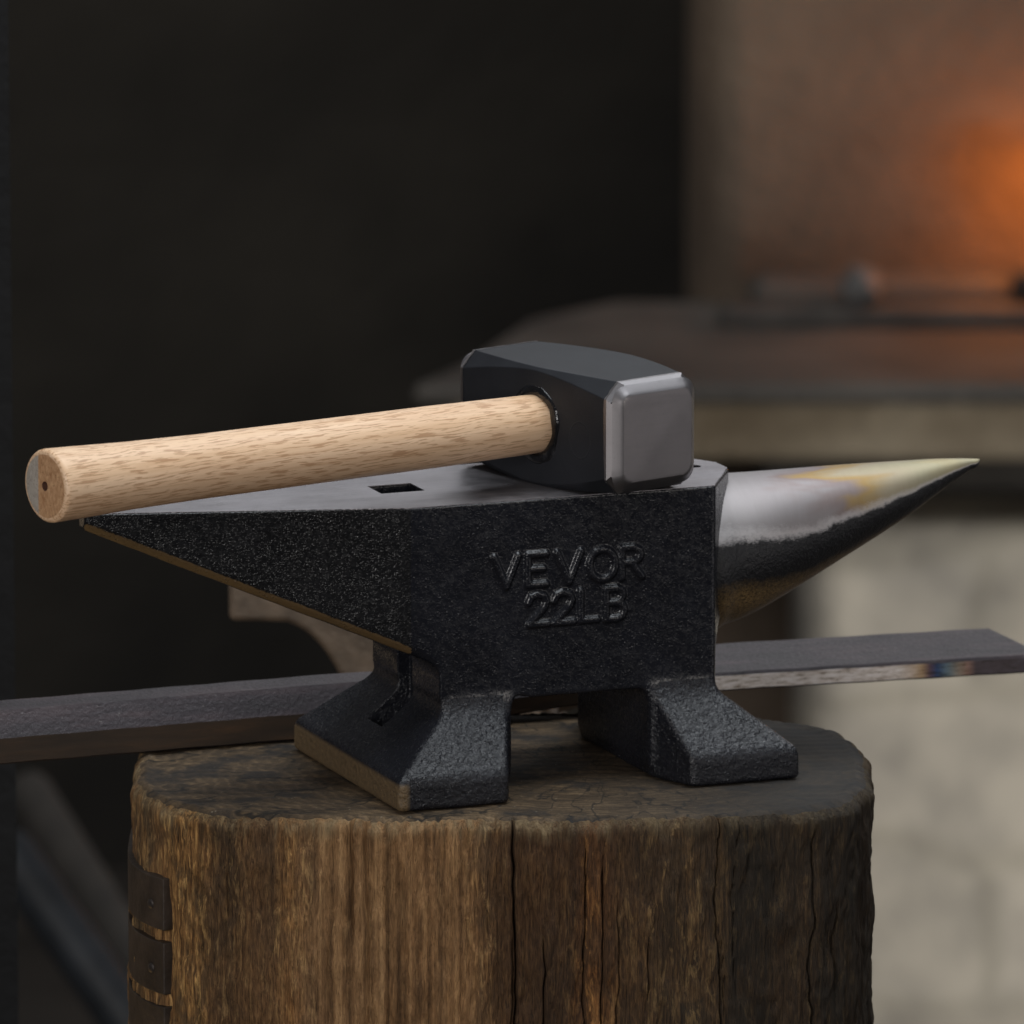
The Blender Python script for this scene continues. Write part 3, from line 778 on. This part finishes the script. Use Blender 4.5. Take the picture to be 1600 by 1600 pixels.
for nm, arr in (("along", along), ("flank", flank)):
    at = me.attributes.new(nm, 'FLOAT', 'POINT'); at.data.foreach_set("value", np.concatenate(arr).astype(np.float32))
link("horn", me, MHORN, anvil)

# ------------------------------------------------------------------ hammer lying on the anvil
HROT = math.radians(39)
hc = A0 + Vector((267 * K, 252 * K, 0))
ham = thing("hammer", "short club hammer with pale oak handle and black head lying on the anvil", "hammer", hc, HROT)
HZ = 97.0                                             # head centre above the face
def octo(y, h, c, hz=None, ht=None):
    hz = hz or h; ht = ht or hz
    return [(x * K, y * K, (z + HZ) * K) for x, z in ((-h + c, -hz), (h - c, -hz), (h, -hz + c), (h, ht - c), (h - c, ht), (-h + c, ht), (-h, ht - c), (-h, -hz + c))]
rings = []
for y in np.linspace(-166, 192, 37):
    t = abs(y) / (187 if y < 0 else 213)
    rings.append(octo(y, 87 + 10 * (1 - t * t), 5 + 25 * t ** 1.5, 87 + 10 * (1 - t ** 2), 88.5 + 4.5 * (1 - t ** 2)))
bm = bmesh.new(); loft(bm, rings)
ho = link("head", bm_mesh("head", bm, True, 14), MHP, ham); bevel(ho, 1.6 * K, 2, 16)
def rsq(y, h, c, rounded, jit=0.0, seed=0):
    """square ring of half size h with cut (chamfer) or rounded corners of size c, 9 points a corner"""
    r = np.random.default_rng(seed); out = []
    for q, (sx, sz) in enumerate(((1, -1), (1, 1), (-1, 1), (-1, -1))):
        a0 = (-math.pi / 2, 0, math.pi / 2, math.pi)[q]
        for k in range(9):
            t = k / 8
            if rounded: px, pz = sx * (h - c) + c * math.cos(a0 + t * math.pi / 2), sz * (h - c) + c * math.sin(a0 + t * math.pi / 2)
            else:
                p0 = (sx * (h - c) + c * math.cos(a0), sz * (h - c) + c * math.sin(a0)); p1 = (sx * (h - c) + c * math.cos(a0 + math.pi / 2), sz * (h - c) + c * math.sin(a0 + math.pi / 2))
                px, pz = p0[0] + (p1[0] - p0[0]) * t, p0[1] + (p1[1] - p0[1]) * t
            out.append((px * K, (y + r.uniform(-jit, jit)) * K, (pz + HZ) * K))
        nx_ = (((1, 1), (-1, 1), (-1, -1), (1, -1))[q])
        a = out[-1]; 
        ex, ez = ((0, 1), (-1, 0), (0, -1), (1, 0))[q]
        for k in range(1, 8):                      # straight run to the next corner
            d = 2 * (h - c) * k / 8
            out.append((a[0] + ex * d * K, (y + r.uniform(-jit, jit)) * K, a[2] + ez * d * K))
    return out
t = 166 / 187; h166 = 87 + 10 * (1 - t * t); c166 = 5 + 25 * t ** 1.5
for s in (-1, 1):
    bm = bmesh.new()
    e = 26 * (s > 0)
    rg = [rsq(s * (q + e), h, c, rd, jt, 5) for q, h, c, rd, jt in ((164, h166 + 0.9, c166, False, 1.8), (169, h166 + 0.3, c166 - 1, False, 0), (175, 85.2, 27, False, 0),
          (177, 83.8, 25, True, 0), (184.5, 74.5, 19, True, 0), (187, 72.2, 17, True, 0), (188.6, 69.5, 16, True, 0), (189, 66, 15, True, 0))]
    loft(bm, rg, True, True)
    o = link("striking_face", bm_mesh("striking_face", bm, True, 22), MHS, ham)

TILT = 20.0 / 1054
XE = -1054.0
def hz_at(x): return HZ - x * TILT
def hrad(x):
    return float(np.interp(-x, [-97, 60, 120, 300, 560, 760, 900, 1000, 1054], [42, 45.5, 47, 49, 49.5, 50, 52.2, 55.6, 57.0]))
def ring_x(x, r, n=64):
    return [(x * K, r * math.cos(a) * K, (hz_at(x) + r * math.sin(a)) * K) for a in np.linspace(0, 2 * math.pi, n, endpoint=False)]
bm = bmesh.new(); rg = []
for x in np.linspace(97, -1046, 90): rg.append(ring_x(x, hrad(x)))
for k in range(1, 7):
    a = k / 6 * math.pi / 2; rg.append(ring_x(-1046 - 8 * math.sin(a), hrad(-1046) - 8 * (1 - math.cos(a))))
vs = loft(bm, rg, True, False)
link("handle", bm_mesh("handle", bm), MWOOD, ham)
hnd = bpy.data.objects["handle"]
# sawn end with a drilled centre hole, one side left grey
bm = bmesh.new(); rout = hrad(-1046) - 8.0
radii = [rout, 40, 30, 20, 11, 7.4]
vs = []
for q, r in enumerate(radii): vs.append([bm.verts.new(p) for p in ring_x(XE - 0.6 * (q > 0), r, 64)])
for dx, r in ((4, 6.6), (26, 5.8)): vs.append([bm.verts.new(p) for p in ring_x(XE + dx, r, 64)])
for a, b in zip(vs, vs[1:]):
    for i in range(64):
        fc = bm.faces.new((a[i], a[(i + 1) % 64], b[(i + 1) % 64], b[i]))
bm.faces.new(vs[-1])
for i, fc in enumerate(bm.faces):
    cy = fc.calc_center_median().y / K; cx = fc.calc_center_median().x / K
    fc.material_index = 2 if cx > XE + 1 else 0
# grey strip: split along a vertical line across the end
geom = bm.verts[:] + bm.edges[:] + bm.faces[:]
bmesh.ops.bisect_plane(bm, geom=geom, plane_co=(0, 17 * K, 0), plane_no=(0, 1, 0))
for fc in bm.faces:
    if fc.material_index == 0 and fc.calc_center_median().y > 17 * K: fc.material_index = 1
link("handle_end", bm_mesh("handle_end", bm, True, 30), [MEND, MENDG, MDARK], ham)
# resin round the eye
bm = bmesh.new(); rg = []
for j, a in enumerate(np.linspace(0, 2 * math.pi, 12, endpoint=False)):
    ring = []
    for i, p in enumerate(np.linspace(0, 2 * math.pi, 72, endpoint=False)):
        rad = 53 + 1.6 * math.sin(3 * p + 1) + (11.0 + 1.6 * math.sin(5 * p) + 1.5 * math.sin(2 * a + 2 * p)) * math.cos(a)
        ring.append(((-93.0 + (7.0 + 1.2 * math.sin(7 * p)) * math.sin(a)) * K, rad * math.cos(p) * K, (hz_at(-94) + rad * math.sin(p)) * K))
    rg.append(ring)
vv = [[bm.verts.new(p) for p in r] for r in rg]
for j in range(12):
    for i in range(72):
        bm.faces.new((vv[j][i], vv[j][(i + 1) % 72], vv[(j + 1) % 12][(i + 1) % 72], vv[(j + 1) % 12][i]))
link("resin_ring", bm_mesh("resin_ring", bm), MRESIN, ham)

# ------------------------------------------------------------------ stump
SA, SB, SN = 590.0, 390.0, 3.4
stc = A0 + Vector((139 * K, 246 * K, 0)); 
stump = thing("tree_stump", "weathered wooden stump with dark right flank and strapped left side", "stump", (stc.x, stc.y, 0))
def supr(th):
    c, s = np.cos(th), np.sin(th)
    return (np.abs(c / SA) ** SN + np.abs(s / SB) ** SN) ** (-1 / SN)
NT = 1500
th = np.linspace(0, 2 * math.pi, NT, endpoint=False); u01 = th / (2 * math.pi)
cracks = [(rng.uniform(math.pi, 2 * math.pi), rng.uniform(.0015, .0045), rng.uniform(4, 13), rng.uniform(0, 300), rng.uniform(150, 900)) for _ in range(22)]
cracks += [(math.pi * 1.5 + 0.06, .006, 16, 0, 900), (math.pi * 1.5 - 0.55, .006, 18, -10, 140), (math.pi * 1.5 - 0.50, .005, 16, -10, 600), (math.pi * 1.5 + .75, .004, 14, 0, 900), (math.pi * 1.5 + 1.0, .004, 16, 40, 900)]
zs = np.concatenate([np.arange(0, 460, 3.0), np.linspace(470, ZB / K, 40)])      # depth below the top
SV = []
R0 = supr(th)
RIM = 30.0
# top rings
for t in [0.0, 0.02] + list(np.linspace(0.06, 0.94, 75)):
    r = R0 * t
    X_, Y_ = r * np.cos(th), r * np.sin(th)
    z = -1.6 + 0.55 * lumps(X_ * 1.2, Y_ * 1.6, X_ * 0 + 20) + 0.5 * np.sin(Y_ * .21 + 2 * np.sin(X_ * .03)) - 2.6 * max(0, t - 0.80) / 0.14 * (0.5 + 0.5 * vnoise2(u01, np.full(NT, t), 60, 12, 5))
    SV.append(np.stack([r * np.cos(th), r * np.sin(th), z], 1))
ntop = len(SV)
def side_disp(z):
    zz = np.full(NT, z / 3000.0)
    w = u01 + 0.0016 * vnoise2(u01, zz, 30, 40, 11) + 0.0006 * vnoise2(u01, zz, 90, 120, 12)
    d = 7.0 * vnoise2(w, zz * 0, 26, 2, 1) + 5.5 * vnoise2(w, zz, 90, 14, 2) + 3.6 * vnoise2(w, zz, 240, 60, 3) + 2.0 * vnoise2(w, zz, 560, 170, 4)
    d += 3.0 * vnoise2(u01, zz, 40, 45, 9)
    for c, wd, dp, z0, z1 in cracks:
        if z0 - 40 < z < z1 + 40:
            fade = np.clip(min(z - z0 + 40, z1 + 40 - z) / 40, 0, 1)
            cw = c + 0.012 * float(vnoise2(np.array([c / 7.0]), np.array([z / 3000.0]), 50, 26, 31)[0]) + 0.004 * float(vnoise2(np.array([c / 7.0]), np.array([z / 3000.0]), 50, 110, 32)[0])
            d -= dp * fade * np.exp(-((th - cw) / wd) ** 2)
    return d
rim_rag = 6 * vnoise2(u01, u01 * 0, 23, 2, 20) + 3 * vnoise2(u01, u01 * 0, 90, 2, 21) + 4.5 * vnoise2(u01, u01 * 0, 420, 2, 22)
for k in range(1, 12):                                       # rounded, frayed rim
    a = k / 12 * math.pi / 2
    R = R0 - (RIM * (1 - math.sin(a))) + side_disp(0) * math.sin(a)
    z = -RIM * 0.85 * (1 - math.cos(a)) + rim_rag * math.sin(2 * a) * 0.6
    SV.append(np.stack([R * np.cos(th), R * np.sin(th), z], 1))
for z in zs:
    zz = z + RIM * 0.85
    R = R0 + side_disp(z) + 0.010 * z * np.clip(np.cos(th) * -0.5 + 0.5, 0, 1)
    SV.append(np.stack([R * np.cos(th), R * np.sin(th), np.full(NT, -zz)], 1))
nr = len(SV); SV = np.concatenate(SV); SV[:, 2] = np.maximum(SV[:, 2] + ZB / K, 0)
idx = np.arange(nr * NT).reshape(nr, NT)
SF = np.stack([idx[:-1], idx[1:], np.roll(idx, -1, 1)[1:], np.roll(idx, -1, 1)[:-1]], -1)
ft = SF[1:ntop + 4].reshape(-1, 4); fs = SF[ntop + 4:].reshape(-1, 4)
def sub(name, fsub, mat, extra=None):
    used, inv = np.unique(fsub.ravel(), return_inverse=True)
    return link(name, np_mesh(name, SV[used] * K, inv.reshape(fsub.shape)), mat, stump)
# centre disc of the top closed by a fan ring merged at the first ring
SV[idx[1], 2] = SV[idx[1], 2].mean(); 
cf = np.stack([np.full(NT, idx[0, 0]), idx[1], np.roll(idx[1], -1)], 1)
cq = np.concatenate([cf, cf[:, :1]], 1)
ft = np.concatenate([ft, np.stack([idx[1][0::3], idx[1][1::3], idx[1][2::3], np.full(NT // 3, idx[0, 0])], 1),
                     np.stack([idx[1][2::3], np.roll(idx[1], -3)[0::3], np.full(NT // 3, idx[0, 0]), np.full(NT // 3, idx[0, 1])], 1)[:0]])
sub("stump_top", ft, MST); sub("stump_side", fs, MSS)

# iron straps nailed round the left flank
def strap(z0, z1, th0, th1):
    nn = 60; tt = np.linspace(th0, th1, nn); R = supr(tt)
    bm = bmesh.new(); rg = []
    for t_, r_ in zip(tt, R):
        c, s = math.cos(t_), math.sin(t_); ro, ri = r_ + 5, r_ - 22
        rg.append([(ri * c * K, ri * s * K, ZB - z1 * K), (ro * c * K, ro * s * K, ZB - z1 * K), (ro * c * K, ro * s * K, ZB - z0 * K), (ri * c * K, ri * s * K, ZB - z0 * K)])
    loft(bm, rg)
    o = link("iron_strap", bm_mesh("iron_strap", bm, True, 40), MSTRAP, stump); bevel(o, 2 * K, 2, 40)
    tn = th1 - 0.055; rn = float(supr(np.array([tn]))[0]) + 5
    bm = bmesh.new(); bmesh.ops.create_uvsphere(bm, u_segments=16, v_segments=8, radius=8 * K)
    for v in bm.verts: v.co.x *= 0.4
    no = link("nail", bm_mesh("nail", bm), MNAIL, o)
    no.location = (rn * math.cos(tn) * K, rn * math.sin(tn) * K, ZB - (z0 * 0.45 + z1 * 0.55) * K); no.rotation_euler = (0, 0, tn + 0.35)
tl = math.atan2(-0.70 * SB, -0.87 * SA) + 2 * math.pi
for z0 in (122, 226, 330, 434, 538, 642):
    strap(z0, z0 + 84, math.pi - 0.25, tl)

# ------------------------------------------------------------------ forged bar lying across the back of the stump
bar = thing("steel_bar", "forged steel bar with flattened bright edged right end lying behind the anvil", "bar", anv(283, 420, -464), YAW)
# stations along the anvil's length: x, centre y, bottom z, section points (dy, dz) from the front bottom
def sec(x):
    oct_ = [(0, 4), (0, 44), (26, 84), (70, 90), (86, 60), (86, 10), (76, 0), (8, 0)]
    flat = [(0, 3), (0, 26), (3, 31), (118, 54), (122, 48), (120, 34), (8, 2), (4, 0)]
    t = min(1, max(0, (x - 60) / 380)); t = t * t * (3 - 2 * t)
    return [(a[0] * (1 - t) + b[0] * t, a[1] * (1 - t) + b[1] * t) for a, b in zip(oct_, flat)], t
BX = np.linspace(-760, 1310, 132)
def bar_z(x): 
    t = min(1, max(0, (x - 100) / 500)); t = t * t * (3 - 2 * t)
    return -463 + 25 * t - 10 * max(0, x - 650) / 450
def bar_y(x): return 398.0
allv = []
for x in BX:
    pts, t = sec(x); yy, z0 = bar_y(x), bar_z(x)
    sh = 1.0
    if x > 1030: pass
    allv.append([(x, yy + 50 + dy, z0 + dz + 0.35 * math.sin(x * .05 + dy * .1)) for dy, dz in pts])
allv = np.array(allv)
# slanting cut at the right end
for i, x in enumerate(BX):
    for j in range(8):
        dyv = allv[i, j, 1] - 448
        lim = 1285 - 0.40 * dyv
        allv[i, j, 0] = min(x, lim - (1310 - x) * 0.0005)
def bar_part(name, cols, mat, cap=False):
    vs = (allv[:, cols + [(cols[-1] + 1) % 8]] if not cap else allv)
    n, m_ = vs.shape[:2]; ix = np.arange(n * m_).reshape(n, m_)
    q = np.stack([ix[:-1, :-1], ix[1:, :-1], ix[1:, 1:], ix[:-1, 1:]], -1).reshape(-1, 4)
    P = vs.reshape(-1, 3) - np.array((283, 420, -464))
    me = np_mesh(name, P * K, q[:, ::-1], True); me.set_sharp_from_angle(angle=math.radians(25))
    at = me.attributes.new("along", 'FLOAT', 'POINT'); at.data.foreach_set("value", np.repeat((BX - 512) / 752, m_).astype(np.float32))
    return link(name, me, mat, bar)
bar_part("bar_faces", [1, 2, 3, 4, 5, 6, 7], MBAR)
bar_part("brown_flank", [0], MBBROWN) if False else None
# the front edge: warm reflection painted brown along the thick half, ground bright along the flattened half
me0 = bar_part("front_edge", [0], MBBROWN)
me0.data.materials.append(MBEDGE)
mi = np.array([1 if (BX[i] > 490) else 0 for i in range(len(BX) - 1)], dtype=np.int32)
me0.data.polygons.foreach_set("material_index", mi)
bm = bmesh.new()
bm.free()
for e in (0, -1):
    bm = bmesh.new(); bm.faces.new([bm.verts.new((allv[e, j] - np.array((283, 420, -464))) * K) for j in range(8)])
    link("bar_end", bm_mesh("bar_end", bm, False), MBAR, bar)

# ------------------------------------------------------------------ old anvil behind, mostly hidden
oc = bgp(357, 972, 3.33)
s = 3.33 / 3 * K
old = thing("old_anvil", "rusty old anvil half hidden behind, its blunt heel showing under the black heel", "anvil", (oc.x, oc.y, oc.z - 268 * s), 0)
zb = 268
prof = [(0, zb), (0, zb + 66), (520, zb + 66), (520, zb - 30)]
def curve(p0, p1, p2, n=14):
    return [((1 - t) ** 2 * p0[0] + 2 * t * (1 - t) * p1[0] + t * t * p2[0], (1 - t) ** 2 * p0[1] + 2 * t * (1 - t) * p1[1] + t * t * p2[1]) for t in np.linspace(0, 1, n)]
prof += curve((500, zb - 40), (430, 130), (560, 40)) + [(580, 0), (110, 0), (110, 40)]
prof += curve((140, 60), (270, 120), (175, zb - 90)) + curve((168, zb - 78), (140, zb - 20), (92, zb - 2), 10)
bm = bmesh.new()
loft(bm, [[(x * s, y, z * s) for x, z in prof] for y in (0, 0.06)])
o = link("body", bm_mesh("old_body", bm, True, 30), MRUST, old); bevel(o, 0.0025, 3, 40)
bm = bmesh.new()
loft(bm, [[(x * s, 0.03 + r * math.cos(a), (zb + 60) * s - r + r * math.sin(a)) for a in np.linspace(0, 2 * math.pi, 32, endpoint=False)] for x, r in ((515, .026), (570, .024), (640, .017), (690, .008), (705, .001))])
link("horn", bm_mesh("old_horn", bm), MRUST, old)
ob = old.location
bm = bmesh.new()
loft(bm, [[(ob.x + 0.075 + 0.062 * sc_ * math.cos(a), ob.y + 0.03 + 0.045 * sc_ * math.sin(a), z) for a in np.linspace(0, 2 * math.pi, 48, endpoint=False)] for z, sc_ in ((0, 1.05), (0.2, 1), (ob.z - 0.006, 1), (ob.z, .96))])
o = link("wooden_block", bm_mesh("wooden_block", bm, True, 40), MSTRAP); tag(o, "round dark wooden block standing behind the big stump under the rusty anvil", "block")
